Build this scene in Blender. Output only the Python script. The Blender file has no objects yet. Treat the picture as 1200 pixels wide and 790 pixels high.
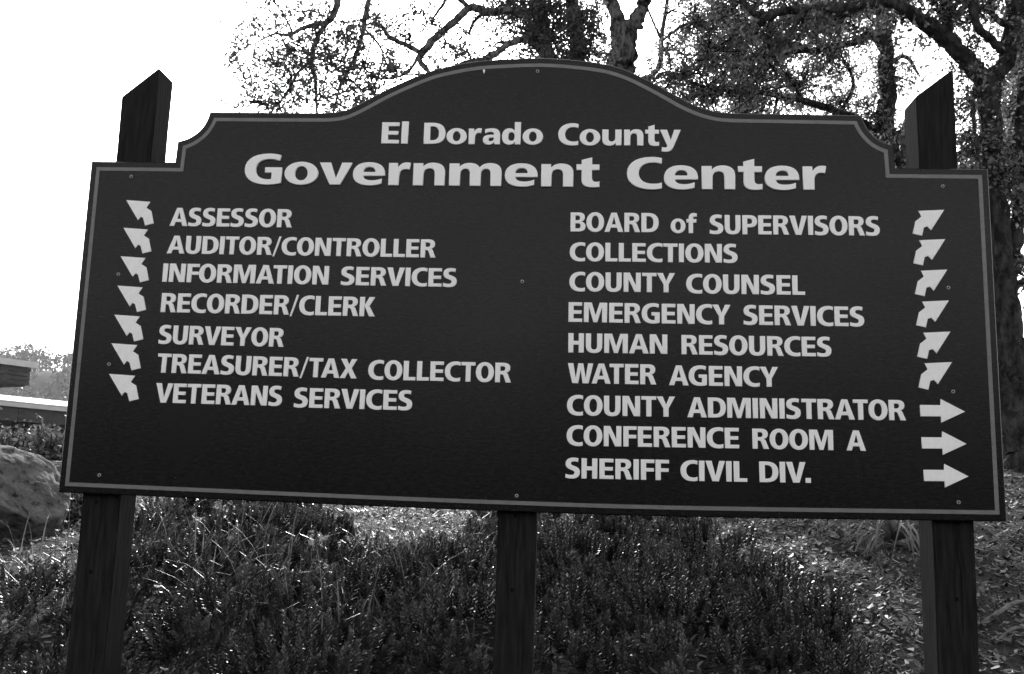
import bpy, bmesh, math, random
import numpy as np
from mathutils import Vector, Matrix, noise as mnoise
random.seed(7); RNG = np.random.default_rng(7)
S = bpy.context.scene
COL = S.collection

# ------------------------------------------------------------------ camera, sky, sun, exposure
F_PX, CX, DC, CZ = 1150.0, 0.1352, 2.555, 0.0378
YAW, PITCH, ROLL = -0.0634, 0.1589, 0.0296
EYE = 1.6
ZB = EYE - CZ                      # height of the board's lower edge
CAM = Vector((CX, -DC, EYE))
fwd = Vector((math.sin(YAW) * math.cos(PITCH), math.cos(YAW) * math.cos(PITCH), math.sin(PITCH)))
r0 = Vector((math.cos(YAW), -math.sin(YAW), 0)); u0 = r0.cross(fwd)
rgt = math.cos(ROLL) * r0 + math.sin(ROLL) * u0
upv = -math.sin(ROLL) * r0 + math.cos(ROLL) * u0
cam_d = bpy.data.cameras.new('camera'); cam = bpy.data.objects.new('camera', cam_d); COL.objects.link(cam)
m = Matrix((rgt, upv, -fwd)).transposed().to_4x4(); m.translation = CAM
cam.matrix_world = m
cam_d.sensor_width = 36.0; cam_d.lens = F_PX / 1200 * 36.0
cam_d.clip_start = 0.05; cam_d.clip_end = 3000
S.camera = cam
S.render.resolution_x = 1024; S.render.resolution_y = 674

SUN_EL, SUN_AZ = math.radians(28.4), math.radians(-7.7)      # azimuth from +Y towards +X
w = bpy.data.worlds.new('World'); S.world = w; w.use_nodes = True
nt = w.node_tree; nt.nodes.clear()
sky = nt.nodes.new('ShaderNodeTexSky'); sky.sky_type = 'NISHITA'; sky.sun_disc = False
sky.sun_elevation = SUN_EL; sky.sun_rotation = SUN_AZ
sky.air_density = 1.3; sky.dust_density = 2.5
bw = nt.nodes.new('ShaderNodeRGBToBW'); bg = nt.nodes.new('ShaderNodeBackground'); wo = nt.nodes.new('ShaderNodeOutputWorld')
nt.links.new(sky.outputs[0], bw.inputs[0]); nt.links.new(bw.outputs[0], bg.inputs[0]); nt.links.new(bg.outputs[0], wo.inputs[0])
bg.inputs[1].default_value = 0.15
sl = bpy.data.lights.new('sun', 'SUN'); sl.energy = 2.2; sl.angle = math.radians(0.5); sl.color = (1, 1, 1)
so = bpy.data.objects.new('sun', sl); COL.objects.link(so)
sd = Vector((math.sin(SUN_AZ) * math.cos(SUN_EL), math.cos(SUN_AZ) * math.cos(SUN_EL), math.sin(SUN_EL)))
so.rotation_euler = sd.to_track_quat('Z', 'Y').to_euler(); so.location = (0, 20, 30)
S.view_settings.view_transform = 'Standard'; S.view_settings.look = 'None'
S.view_settings.exposure = 1.75; S.view_settings.gamma = 1.0

# ------------------------------------------------------------------ helpers
def ray(px, py):
    return fwd + (px - 600) / F_PX * rgt + (395 - py) / F_PX * upv
def P(px, py, d):                  # world point seen at a photo pixel, d metres in front along +Y
    v = ray(px, py); return CAM + v * (d / v.y)
def Pz(px, py, z):
    v = ray(px, py); return CAM + v * ((z - EYE) / v.z)
def onb(px, py, y=0.0):            # point on the board's front plane -> (x, z)
    p = P(px, py, DC + y); return Vector((p.x, p.z))
GD = [-60, 0, 1.2, 2.4, 3.0, 4.0, 5.0, 7.0, 10.0, 13.0, 20, 60, 3000]
GH = [-1.6, -1.6, -1.3, -.82, -.60, -.40, -.22, .03, .45, .74, .86, .9, .9]
def ground(x, y):
    x = np.asarray(x, float); y = np.asarray(y, float)
    d = y + DC
    h = np.interp(d, GD, GH) * .5 + .25 * (np.interp(d - .5, GD, GH) + np.interp(d + .5, GD, GH))
    lf = np.clip((-x - 1.6) / 3.0, 0, 1) * np.clip((d - 4) / 4, 0, 1)
    h = h - lf * (.30 + .25 * np.clip((d - 6) / 6, 0, 1))
    n = .025 * np.sin(x * 2.1 + 1.3) * np.cos(y * 1.7) + .012 * np.sin(x * 5.3 + y * 4.1) + .008 * np.sin(y * 9.7 - x * 7.9)
    return EYE + h + n * np.clip(d / 4, 0, 1)
def gz(x, y): return float(ground(x, y))
def G(px, py):                     # where a photo pixel's line of sight meets the ground
    v = ray(px, py); v = v / v.y
    t = 1.5
    while t < 60:
        p = CAM + v * t
        if p.z < gz(p.x, p.y): return p
        t += .02
    return CAM + v * t

def mat(name, col=.5, rough=.7, spec=.4, nodes=None):
    mt = bpy.data.materials.new(name); mt.use_nodes = True
    n = mt.node_tree; b = n.nodes['Principled BSDF']
    b.inputs['Base Color'].default_value = (col, col, col, 1)
    b.inputs['Roughness'].default_value = rough
    b.inputs['Specular IOR Level'].default_value = spec
    if nodes: nodes(n, b)
    return mt
def noise_col(lo, hi, scale, stretch=(1, 1, 1), detail=6, bump=0.0, bscale=None, dist=.002, p0=.3, p1=.7, extra=None):
    def f(n, b):
        tc = n.nodes.new('ShaderNodeTexCoord'); mp = n.nodes.new('ShaderNodeMapping')
        mp.inputs['Scale'].default_value = stretch
        n.links.new(tc.outputs['Object'], mp.inputs[0])
        tx = n.nodes.new('ShaderNodeTexNoise'); tx.inputs['Scale'].default_value = scale; tx.inputs['Detail'].default_value = detail
        tx.inputs['Roughness'].default_value = .65
        n.links.new(mp.outputs[0], tx.inputs['Vector'])
        cr = n.nodes.new('ShaderNodeValToRGB'); e = cr.color_ramp.elements
        e[0].position = p0; e[0].color = (lo, lo, lo, 1); e[1].position = p1; e[1].color = (hi, hi, hi, 1)
        n.links.new(tx.outputs['Fac'], cr.inputs[0]); n.links.new(cr.outputs[0], b.inputs['Base Color'])
        if bump:
            t2 = n.nodes.new('ShaderNodeTexNoise'); t2.inputs['Scale'].default_value = bscale or scale * 2; t2.inputs['Detail'].default_value = 8
            n.links.new(mp.outputs[0], t2.inputs['Vector'])
            bp = n.nodes.new('ShaderNodeBump'); bp.inputs['Strength'].default_value = bump; bp.inputs['Distance'].default_value = dist
            n.links.new(t2.outputs['Fac'], bp.inputs['Height']); n.links.new(bp.outputs[0], b.inputs['Normal'])
        if extra: extra(n, b, mp, cr)
    return f
def leafmat(name, lo, hi, rough=.45, trans=.45, spec=.5):
    def f(n, b):
        oi = n.nodes.new('ShaderNodeNewGeometry')
        cr = n.nodes.new('ShaderNodeValToRGB'); e = cr.color_ramp.elements
        e[0].color = (lo, lo, lo, 1); e[1].color = (hi, hi, hi, 1)
        n.links.new(oi.outputs['Random Per Island'], cr.inputs[0]); n.links.new(cr.outputs[0], b.inputs['Base Color'])
        tr = n.nodes.new('ShaderNodeBsdfTranslucent'); n.links.new(cr.outputs[0], tr.inputs[0])
        mx = n.nodes.new('ShaderNodeMixShader'); mx.inputs[0].default_value = trans
        o = n.nodes['Material Output']
        n.links.new(b.outputs[0], mx.inputs[1]); n.links.new(tr.outputs[0], mx.inputs[2]); n.links.new(mx.outputs[0], o.inputs[0])
    return mat(name, .1, rough, spec, f)

def obj(name, mesh, m=None, parent=None, smooth=False, **props):
    o = bpy.data.objects.new(name, mesh); COL.objects.link(o)
    if m and not mesh.materials: mesh.materials.append(m)
    if smooth: mesh.polygons.foreach_set('use_smooth', [True] * len(mesh.polygons))
    if parent: o.parent = parent
    for k, v in props.items(): o[k] = v
    return o
def empty(name, loc, label, category, group=None):
    o = bpy.data.objects.new(name, None); COL.objects.link(o); o.location = loc; o.empty_display_size = .1
    o['label'] = label; o['category'] = category
    if group: o['group'] = group
    return o
def tomesh(name, verts, faces):
    me = bpy.data.meshes.new(name); me.from_pydata([tuple(v) for v in verts], [], faces); me.update(); return me
def npmesh(name, V, nper):
    """V (N*nper,3): every nper verts is a face"""
    V = np.ascontiguousarray(V, dtype=np.float32).reshape(-1, 3); n = len(V); nf = n // nper
    me = bpy.data.meshes.new(name); me.vertices.add(n); me.loops.add(n); me.polygons.add(nf)
    me.vertices.foreach_set('co', V.ravel()); me.loops.foreach_set('vertex_index', np.arange(n, dtype=np.int32))
    me.polygons.foreach_set('loop_start', np.arange(0, n, nper, dtype=np.int32))
    try: me.polygons.foreach_set('loop_total', np.full(nf, nper, dtype=np.int32))
    except Exception: pass
    me.update(calc_edges=True); return me
class MB:
    def __init__(s): s.v = []; s.f = []
    def add(s, vs, fs):
        b = len(s.v); s.v += [tuple(v) for v in vs]; s.f += [tuple(i + b for i in f) for f in fs]
    def box(s, o, a, b, c):        # origin corner + three edge vectors
        o, a, b, c = map(Vector, (o, a, b, c))
        s.add([o, o + a, o + a + b, o + b, o + c, o + a + c, o + a + b + c, o + b + c],
              [(0, 3, 2, 1), (4, 5, 6, 7), (0, 1, 5, 4), (1, 2, 6, 5), (2, 3, 7, 6), (3, 0, 4, 7)])
    def tube(s, pts, rad, n=8, jit=0.0, cap=True):
        pts = [Vector(p) for p in pts]; ph = random.random() * 6
        ref = Vector((.3, .2, 1)) if abs((pts[-1] - pts[0]).normalized().z) < .9 else Vector((1, .1, 0))
        vs = []
        for i, p in enumerate(pts):
            t = (pts[min(i + 1, len(pts) - 1)] - pts[max(i - 1, 0)]).normalized()
            a = t.cross(ref).normalized(); b = t.cross(a)
            for k in range(n):
                an = 2 * math.pi * k / n
                r = rad[i] * (1 + jit * (math.sin(3 * an + ph + i * .23) * .5 + math.sin(5 * an + i * .61) * .4 + random.uniform(-.5, .5)))
                vs.append(p + a * (math.cos(an) * r) + b * (math.sin(an) * r))
        fs = [(i * n + k, i * n + (k + 1) % n, (i + 1) * n + (k + 1) % n, (i + 1) * n + k) for i in range(len(pts) - 1) for k in range(n)]
        if cap: fs += [tuple(range(n))[::-1], tuple((len(pts) - 1) * n + k for k in range(n))]
        s.add(vs, fs)
    def mesh(s, name): return tomesh(name, s.v, s.f)
def catmull(pts, per=6):
    pts = [Vector(p) for p in pts]; q = [pts[0] * 2 - pts[1]] + pts + [pts[-1] * 2 - pts[-2]]; out = []
    for i in range(1, len(q) - 2):
        for k in range(per):
            t = k / per; a, b, c, d = q[i - 1:i + 3]
            out.append(.5 * ((2 * b) + (c - a) * t + (2 * a - 5 * b + 4 * c - d) * t * t + (3 * b - a - 3 * c + d) * t ** 3))
    out.append(pts[-1]); return out
def bevel_mesh(me, width, seg=2):
    bm = bmesh.new(); bm.from_mesh(me)
    bmesh.ops.recalc_face_normals(bm, faces=bm.faces)
    ed = [e for e in bm.edges if len(e.link_faces) == 2 and e.calc_face_angle(0) > .5]
    bmesh.ops.bevel(bm, geom=ed, offset=width, segments=seg, affect='EDGES'); bm.to_mesh(me); bm.free(); return me

# ------------------------------------------------------------------ materials
def streaks(n, b, mp, cr):
    # fine horizontal weathering of the painted board
    tx = n.nodes.new('ShaderNodeTexNoise'); tx.inputs['Scale'].default_value = 3.0; tx.inputs['Detail'].default_value = 5
    tc = n.nodes.new('ShaderNodeTexCoord'); n.links.new(tc.outputs['Object'], tx.inputs['Vector'])
    mr = n.nodes.new('ShaderNodeMapRange'); mr.inputs[3].default_value = .18; mr.inputs[4].default_value = .33
    n.links.new(tx.outputs['Fac'], mr.inputs[0]); n.links.new(mr.outputs[0], b.inputs['Roughness'])
M_board = mat('painted_board',   .03, .3, .18, noise_col(.0004, .0085, 110, (.45, 1, 1.5), 9, .30, 160, .0007, .32, .68, streaks))
M_letter = mat('letter_paint', .7, .55, .4, noise_col(.80, .90, 120, (1, 1, .5), 5, .12, 260, .0006))
M_stripe = mat('stripe_paint', .2, .5, .4, noise_col(.12, .17, 70, (.4, 1, 1), 6, .1, 200, .0006))
M_post = mat('stained_post', .06, .85, .06, noise_col(.007, .024, 30, (3.2, 3.2, .25), 10, .9, 70, .005, .32, .68))
M_screw = mat('screw_head', .3, .45, .5, noise_col(.34, .5, 300))
M_hole = mat('nail_hole', .004, .9, .1)
M_bark = mat('oak_bark', .1, .9, .2, noise_col(.007, .048, 16, (1, 1, .4), 9, 1.0, 26, .08, .42, .6))
M_barkl = mat('pale_veiled_oak_bark', .1, .9, .2, noise_col(.012, .17, 18, (1, 1, .5), 9, 1.0, 26, .08, .42, .6))  # lichen-mottled bark, with lens flare over the left oak's limbs lightened into its colour
M_leaf = leafmat('oak_leaf', .07, .33, .42, .5, .45)
M_leafd = leafmat('oak_leaf_dark', .045, .16, .5, .4, .3)  # base tone raised to stand in for veiling flare on the left oak
M_shoot = leafmat('shrub_leaf', .008, .045, .36, .2, .4)
M_grass = leafmat('grass_blade', .06, .2, .4, .3)
M_chip = leafmat('mulch_chip', .006, .17, .6, .06, .25)
M_dry = leafmat('dry_leaf', .25, .5, .5, .3)
M_soil = mat('soil', .05, .95, .2, noise_col(.006, .028, 14, (1, 1, 1), 10, 1.0, 40, .02))
def rockx(n, b, mp, cr):
    vo = n.nodes.new('ShaderNodeTexNoise'); vo.inputs['Scale'].default_value = 24; vo.inputs['Detail'].default_value = 3
    n.links.new(mp.outputs[0], vo.inputs['Vector'])
    r2 = n.nodes.new('ShaderNodeValToRGB'); r2.color_ramp.elements[0].position = .33; r2.color_ramp.elements[1].position = .40
    r2.color_ramp.elements[0].color = (.25, .25, .25, 1); r2.color_ramp.elements[1].color = (1, 1, 1, 1)
    n.links.new(vo.outputs['Fac'], r2.inputs[0])
    mx = n.nodes.new('ShaderNodeMixRGB'); mx.blend_type = 'MULTIPLY'; mx.inputs[0].default_value = 1
    n.links.new(cr.outputs[0], mx.inputs[1]); n.links.new(r2.outputs[0], mx.inputs[2]); n.links.new(mx.outputs[0], b.inputs['Base Color'])
M_rock = mat('boulder_stone', .3, .9, .2, noise_col(.02, .15, 12, (1, 1, 1), 12, 1.0, 40, .015, .3, .7, rockx))
M_flash = mat('metal_flashing', .45, .4, .5, noise_col(.38, .5, 4))
M_roof = mat('white_roof', .8, .35, .5, noise_col(.72, .82, 3))
M_wood = mat('dark_siding', .1, .75, .2, noise_col(.025, .06, 5, (.2, 1, 3), 6, .4))
M_wall = mat('stucco_wall', .2, .9, .2, noise_col(.16, .24, 6))
M_glass = mat('window_glass', .05, .05, .8)
M_hill = mat('hill_ground', .08, .95, .1, noise_col(.04, .1, .05))
M_pine = leafmat('far_foliage', .04, .11, .6, .2)

# ------------------------------------------------------------------ ground
def spaced(lo, hi, fine_lo, fine_hi, step, n_out):
    mid = list(np.arange(fine_lo, fine_hi + 1e-6, step))
    a = [fine_lo - (fine_lo - lo) * (k / n_out) ** 2.5 for k in range(n_out, 0, -1)]
    b = [fine_hi + (hi - fine_hi) * (k / n_out) ** 2.5 for k in range(1, n_out + 1)]
    return np.array(a + mid + b)
gx = spaced(-900, 900, -6, 8, .1, 22); gy = spaced(-40, 1500, -2.4, 13, .1, 26)
XX, YY = np.meshgrid(gx, gy); ZZ = ground(XX, YY)
gv = np.stack([XX, YY, ZZ], -1).reshape(-1, 3); nx, ny = len(gx), len(gy)
gf = [(j * nx + i, j * nx + i + 1, (j + 1) * nx + i + 1, (j + 1) * nx + i) for j in range(ny - 1) for i in range(nx - 1)]
obj('ground', tomesh('ground', gv, gf), M_soil, smooth=True, kind='structure')

# ------------------------------------------------------------------ the sign
sign = empty('directory_sign', (0, 0, ZB), 'large dark signboard with arched top and raised pale lettering listing county offices', 'sign')
def rel(x, z, y=0.0): return (x, y, z - ZB)
half_r = [(205, 190), (208, 166), (219, 162.6), (229, 157), (237, 149.5), (242.3, 141), (246, 131.3), (300, 131.6), (360, 131.9), (392, 131.2),
          (413, 125.5), (453, 104.5), (493, 87), (520, 78.5), (560, 71.3), (600, 68.6), (620, 67.9)]
right_r = [(640, 67.9), (670, 69.8), (710, 75), (740, 84.5), (775, 102), (800, 116), (820, 125), (842, 131), (870, 132.6), (930, 133.6), (1009, 135),
           (1015, 148), (1021, 156), (1028, 162.5), (1038, 167.5), (1047.5, 170), (1049.5, 197)]
out_px = [(107, 189)] + half_r + right_r + [(1158, 198), (1180, 611.5), (800, 605.7), (582, 599), (400, 591.7), (68, 577)]
hard = {(107, 189), (205, 190), (208, 166), (246, 131.3), (1009, 135), (1047.5, 170), (1049.5, 197), (1158, 198), (1180, 611.5), (68, 577)}
outline = []
seg = []
for i, q in enumerate(out_px + [out_px[0]]):
    seg.append(onb(*q))
    if q in hard and len(seg) > 1:
        if len(seg) > 2: s3 = catmull([Vector((a.x, a.y, 0)) for a in seg], 4); outline += [Vector((a.x, a.y)) for a in s3[:-1]]
        else: outline.append(seg[0])
        seg = [seg[-1]]
# outline runs clockwise seen from the camera
def inset(poly, d):
    n = len(poly); res = []
    for i in range(n):
        a, b, c = poly[i - 1], poly[i], poly[(i + 1) % n]
        e1 = (b - a).normalized(); e2 = (c - b).normalized()
        n1 = Vector((e1.y, -e1.x)); n2 = Vector((e2.y, -e2.x))
        k = n1 + n2; k = k / max(k.dot(n1), .35)
        res.append(b + k * d)
    return res
n = len(outline); TH = .026; BV = .0025
rings = [(inset(outline, BV), 0.0), (outline, BV), (outline, TH - BV), (inset(outline, BV), TH)]
vs = [rel(p.x, p.y, y) for pl, y in rings for p in pl]
fs = [tuple(range(n)), tuple(range(3 * n, 4 * n))[::-1]]
for k in range(3):
    fs += [(k * n + i, (k + 1) * n + i, (k + 1) * n + (i + 1) % n, k * n + (i + 1) % n) for i in range(n)]
obj('panel', tomesh('panel', vs, fs), M_board, sign)
def clean(poly, d):
    o = inset(poly, d); keep = []
    for p in o:
        dm = 9
        for i in range(len(poly)):
            a, b = poly[i - 1], poly[i]; ab = b - a; t = max(0, min(1, (p - a).dot(ab) / max(ab.length_squared, 1e-9))); dm = min(dm, (p - a - ab * t).length)
        if dm > d * .965: keep.append(p)
    return keep
# ---- glyph outlines drawn by hand, cap height 100
def ell(x0, y0, x1, y1, k=.56):
    cx, cy, rx, ry = (x0 + x1) / 2, (y0 + y1) / 2, (x1 - x0) / 2, (y1 - y0) / 2
    return (f'M{cx} {y1} C{cx + rx * k} {y1} {x1} {cy + ry * k} {x1} {cy} C{x1} {cy - ry * k} {cx + rx * k} {y0} {cx} {y0} '
            f'C{cx - rx * k} {y0} {x0} {cy - ry * k} {x0} {cy} C{x0} {cy + ry * k} {cx - rx * k} {y1} {cx} {y1} Z ')
GL = {   # char: (path, width, left bearing, right bearing)
 'A': ('M0 0 L35 100 L64 100 L99 0 L70 0 L64 21 L34 21 L28 0 Z M40 40 L59 40 L49.5 76 Z', 99, -1, -1),
 'B': ('M0 0 L0 100 L42 100 C64 100 75 91 75 75 C75 63 69 55 58 52 C71 50 79 41 79 29 C79 9 66 0 42 0 Z M27 82 L38 82 C45 82 49 79 49 71.5 C49 63 44 60 38 60 L27 60 Z M27 42 L39 42 C48 42 52 38 52 30 C52 21 47 18 39 18 L27 18 Z', 79, 4, 1.5),
 'C': ('M81 97.5 C74 100.5 66 102 57 102 C22 102 0 82 0 50 C0 18 22 -2 56 -2 C66 -2 74 -1 81 2 L80 22.5 C73 19 68 18 60 18 C40 18 28.5 30 28.5 50 C28.5 70 40 82 60 82 C68 82 74 80.5 80 77 Z', 81, 1, 1),
 'D': ('M0 0 L0 100 L36 100 C72 100 90 82 90 50 C90 18 72 0 36 0 Z M27.5 81 L36 81 C53 81 61.5 71 61.5 50 C61.5 29 53 19 36 19 L27.5 19 Z', 90, 4, 1),
 'E': ('M0 0 L0 100 L69 100 L69 81 L27 81 L27 60 L66 60 L66 41 L27 41 L27 19 L70 19 L70 0 Z', 70, 4, 2.5),
 'F': ('M0 0 L0 100 L66 100 L66 81 L27 81 L27 59 L64 59 L64 40 L27 40 L27 0 Z', 66, 4, 0),
 'G': ('M87 96.5 C78 100.5 68 102 57 102 C22 102 0 82 0 50 C0 18 20 -2 55 -2 C68 -2 80 0 91 4 L91 57 L49 57 L49 38 L65 38 L65 18.5 C62 18 60 17.5 57 17.5 C40 17.5 28.5 29 28.5 50 C28.5 70 40 82 60 82 C69 82 77 80 85 76 Z', 91, 1, 4),
 'H': ('M0 0 L0 100 L27 100 L27 61 L51 61 L51 100 L78 100 L78 0 L51 0 L51 40 L27 40 L27 0 Z', 78, 4, 4),
 'I': ('M0 0 L0 100 L27 100 L27 0 Z', 27, 4, 4),
 'K': ('M0 0 L0 100 L27 100 L27 60 L49 100 L80 100 L52 54 L84 0 L51 0 L27 46 L27 0 Z', 84, 4, -1),
 'L': ('M0 0 L0 100 L27 100 L27 19 L63 19 L63 0 Z', 63, 4, 1),
 'M': ('M0 0 L0 100 L40 100 L59 38 L78 100 L117 100 L117 0 L90 0 L90 72 L69 0 L48 0 L26 72 L26 0 Z', 117, 4, 4),
 'N': ('M0 0 L0 100 L32 100 L61 38 L61 100 L87 100 L87 0 L55 0 L26 62 L26 0 Z', 87, 4, 4),
 'O': (ell(0, -2, 93, 102, .585) + ell(28.5, 18, 64.5, 82, .6), 93, 1, 1),
 'P': ('M0 0 L0 100 L40 100 C64 100 77 88 77 68 C77 45 61 36 40 36 L27 36 L27 0 Z M27 81 L37 81 C46 81 50 76 50 68 C50 59 45 55 37 55 L27 55 Z', 77, 4, 0),
 'R': ('M0 0 L0 100 L42 100 C65 100 77 91 77 73 C77 60 69 52 58 49.5 C63 48 66 43 68 37 L83 0 L54 0 L44 29 C41 38 38 40 31 40 L27 40 L27 0 Z M27 81 L38 81 C46 81 50 78 50 70.5 C50 62 45 59 37 59 L27 59 Z', 83, 4, 0),
 'S': ('M65 98 C57 101 48 102 39 102 C16 102 1 91 1 71 C1 54 12 47 28 41 C38 37 44 35 44 28.5 C44 21 38 18 28 18 C19 18 10 20 2 24 L0 3 C9 0 19 -2 31 -2 C56 -2 72 8 72 31 C72 47 63 55 46 61 C34 65 28.5 67 28.5 73 C28.5 80 35 82 43 82 C50 82 57 81 63 78 Z', 72, 2, 2),
 'T': ('M23 0 L23 81 L0 81 L0 100 L73 100 L73 81 L50 81 L50 0 Z', 73, 1, 1),
 'U': ('M0 100 L0 38 C0 11 14 -2 41 -2 C68 -2 82 11 82 38 L82 100 L55 100 L55 38 C55 24 51 18 41 18 C31 18 27 24 27 38 L27 100 Z', 82, 4, 4),
 'V': ('M0 100 L30 100 L47 29 L64 100 L92 100 L62 0 L31 0 Z', 92, -1, -1),
 'W': ('M0 100 L29 100 L41 32 L53 100 L79 100 L91 32 L102 100 L130 100 L107 0 L75 0 L66 62 L55 0 L23 0 Z', 130, -1, -1),
 'X': ('M0 0 L30 52 L2 100 L34 100 L47 72 L60 100 L89 100 L62 53 L92 0 L60 0 L45 31 L30 0 Z', 92, -1, -1),
 'Y': ('M0 100 L31 100 L47 61 L63 100 L92 100 L60 41 L60 0 L33 0 L33 41 Z', 92, -1, -1),
 '/': ('M0 -7 L32 104 L44 104 L12 -7 Z', 44, 2, 2),
 '.': ('M0 0 L0 25 L26 25 L26 0 Z', 26, 6, 0),
 'l': ('M0 0 L0 105 L31 105 L31 0 Z', 31, 5, 5),
 'o': (ell(0, -2, 96, 76, .57) + ell(31, 15, 65, 59, .57), 96, 2, 2),
 'r': ('M0 0 L0 74 L26 74 L26.5 61 C32 71 40 76 50 76 C54 76 58 75.5 62 74.5 L59 49 C55 51.5 51 52 48 52 C36 52 31 44 31 30 L31 0 Z', 62, 5, 1),
 'n': ('M0 0 L0 74 L28 74 L28 64 C34 72 43 76 55 76 C77 76 89 65 89 44 L89 0 L59 0 L59 38 C59 50 55 55 46 55 C36 55 30 49 30 38 L30 0 Z', 89, 5, 5),
 'u': ('M89 74 L89 0 L61 0 L61 10 C55 2 46 -2 34 -2 C12 -2 0 9 0 30 L0 74 L30 74 L30 36 C30 24 34 19 43 19 C53 19 59 25 59 36 L59 74 Z', 89, 5, 5),
 'm': ('M0 0 L0 74 L29 74 L29 64 C35 72 45 76 56 76 C70 76 79 71 84 62 C90 71 100 76 112 76 C134 76 145 65 145 44 L145 0 L113 0 L113 39 C113 50 110 55 102 55 C93 55 88.5 49 88.5 39 L88.5 0 L56.5 0 L56.5 39 C56.5 50 53 55 45 55 C37 55 32 49 32 39 L32 0 Z', 145, 5, 5),
 'a': ('M54 0 L53 9 C47 1 39 -2 28 -2 C11 -2 0 7 0 22 C0 39 14 46 40 46 L51 46 C51 54 46 57 36 57 C28 57 18 54 9 49 L9 70 C20 74 31 76 42 76 C68 76 81 66 81 43 L81 14 L82 0 Z M51 31 L44 31 C34 31 28 29 28 23 C28 18 32 16 37 16 C45 16 51 21 51 31 Z', 82, 3, 4),
 'd': ('M60 0 L60 9 C54 1 46 -2 36 -2 C14 -2 0 13 0 37 C0 61 13 76 34 76 C44 76 52 73 58 66 L58 105 L88 105 L88 0 Z M44.5 56 C35 56 31 49 31 37 C31 25 35 18 44.5 18 C54 18 58.5 25 58.5 37 C58.5 49 54 56 44.5 56 Z', 88, 2, 5),
 't': ('M14 54 L0 54 L0 74 L14 74 L14 88 L44 97 L44 74 L64 74 L64 54 L44 54 L44 32 C44 22 47 18 55 18 C59 18 62 19 65 20 L65 0 C58 -1 52 -2 44 -2 C23 -2 14 8 14 26 Z', 65, 1, 2),
 'y': ('M0 74 L33 74 L49 29 L64 74 L95 74 L66 4 C57 -19 47 -28 27 -28 C20 -28 14 -27 7 -25 L9 -4 C14 -6 18 -6.5 22 -6.5 C30 -6.5 33 -4 33 1 Z', 95, 0, 0),
 'v': ('M0 74 L33 74 L48 25 L63 74 L93 74 L62 0 L31 0 Z', 93, -1, -1),
 'e': ('M91 30 L31 30 C32 21 40 17 53 17 C63 17 73 19 82 24 L82 5 C72 0 60 -2 49 -2 C17 -2 0 12 0 36 C0 61 16 76 46 76 C76 76 91 61 91 36 Z M30.5 44 L62 44 C62 53 56.5 58.5 46.5 58.5 C37 58.5 31 53 30.5 44 Z', 91, 2, 3),
 'f': ('M14 0 L14 54 L0 54 L0 74 L14 74 L14 78 C14 96 26 105 46 105 C54 105 61 104 68 102 L66 83 C62 84.5 59 85 56 85 C48 85 44 82 44 76 L44 74 L65 74 L65 54 L44 54 L44 0 Z', 68, 2, 0),
}
def parse(path):
    tk = path.replace('Z', ' Z ').replace('M', ' M ').replace('L', ' L ').replace('C', ' C ').split()
    subs, cur, i, cmd = [], [], 0, None
    while i < len(tk):
        if tk[i] in 'MLCZ': cmd = tk[i]; i += 1
        if cmd == 'Z':
            if cur:
                if (cur[0] - cur[-1]).length < 1e-4: cur.pop()
                subs.append(cur); cur = []
            continue
        k = 6 if cmd == 'C' else 2
        v = [float(t) for t in tk[i:i + k]]; i += k
        if cmd == 'C':
            a = cur[-1]; b, c, d = Vector(v[0:2]), Vector(v[2:4]), Vector(v[4:6])
            for s in range(1, 8):
                t = s / 7; cur.append((1 - t) ** 3 * a + 3 * (1 - t) ** 2 * t * b + 3 * (1 - t) * t * t * c + t ** 3 * d)
        else: cur.append(Vector(v[:2]))
    return subs
def flat_letter(subs, depth, bev, name, oj=1.0):
    """raised, slightly rounded letter as a mesh: x right, z up, front towards -Y"""
    cu = bpy.data.curves.new(name, 'CURVE'); cu.dimensions = '2D'; cu.fill_mode = 'BOTH'
    cu.extrude = depth; cu.bevel_depth = bev; cu.bevel_resolution = 1; cu.offset = -bev * oj
    for sp in subs:
        s = cu.splines.new('POLY'); s.points.add(len(sp) - 1); s.use_cyclic_u = True
        for k, p in enumerate(sp): s.points[k].co = (p.x, p.y, 0, 1)
    o = bpy.data.objects.new(name, cu); COL.objects.link(o)
    dg = bpy.context.evaluated_depsgraph_get()
    me = bpy.data.meshes.new_from_object(o.evaluated_get(dg)); bpy.data.objects.remove(o); bpy.data.curves.remove(cu)
    me.name = name
    me.transform(Matrix(((1, 0, 0, 0), (0, 0, -1, 0), (0, 1, 0, 0), (0, 0, 0, 1))))
    return me
st_me = flat_letter([clean(outline, .0172), clean(outline, .0275)], .0006, .0004, 'border_stripe')
obj('border_stripe', st_me, M_stripe, sign).location = (0, -.0002, -ZB)
GM = {}
def glyph(ch):
    if ch not in GM:
        GM[ch] = flat_letter([[p / 100 for p in sp] for sp in parse(GL[ch][0])], .045, .016, 'letter', 1.5)
        GM[ch].materials.append(M_letter)
    return GM[ch]
KERN = {'AT': -9, 'TA': -9, 'AV': -9, 'VA': -9, 'AY': -9, 'LT': -6, 'AU': 0, 'TO': -1, 'FO': -3, 'PE': 0, 'WA': -8, 'RA': 0, 'AG': -2, 'TR': 0, 'CY': -2, 'DI': 0, 'V.': -8}
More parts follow.
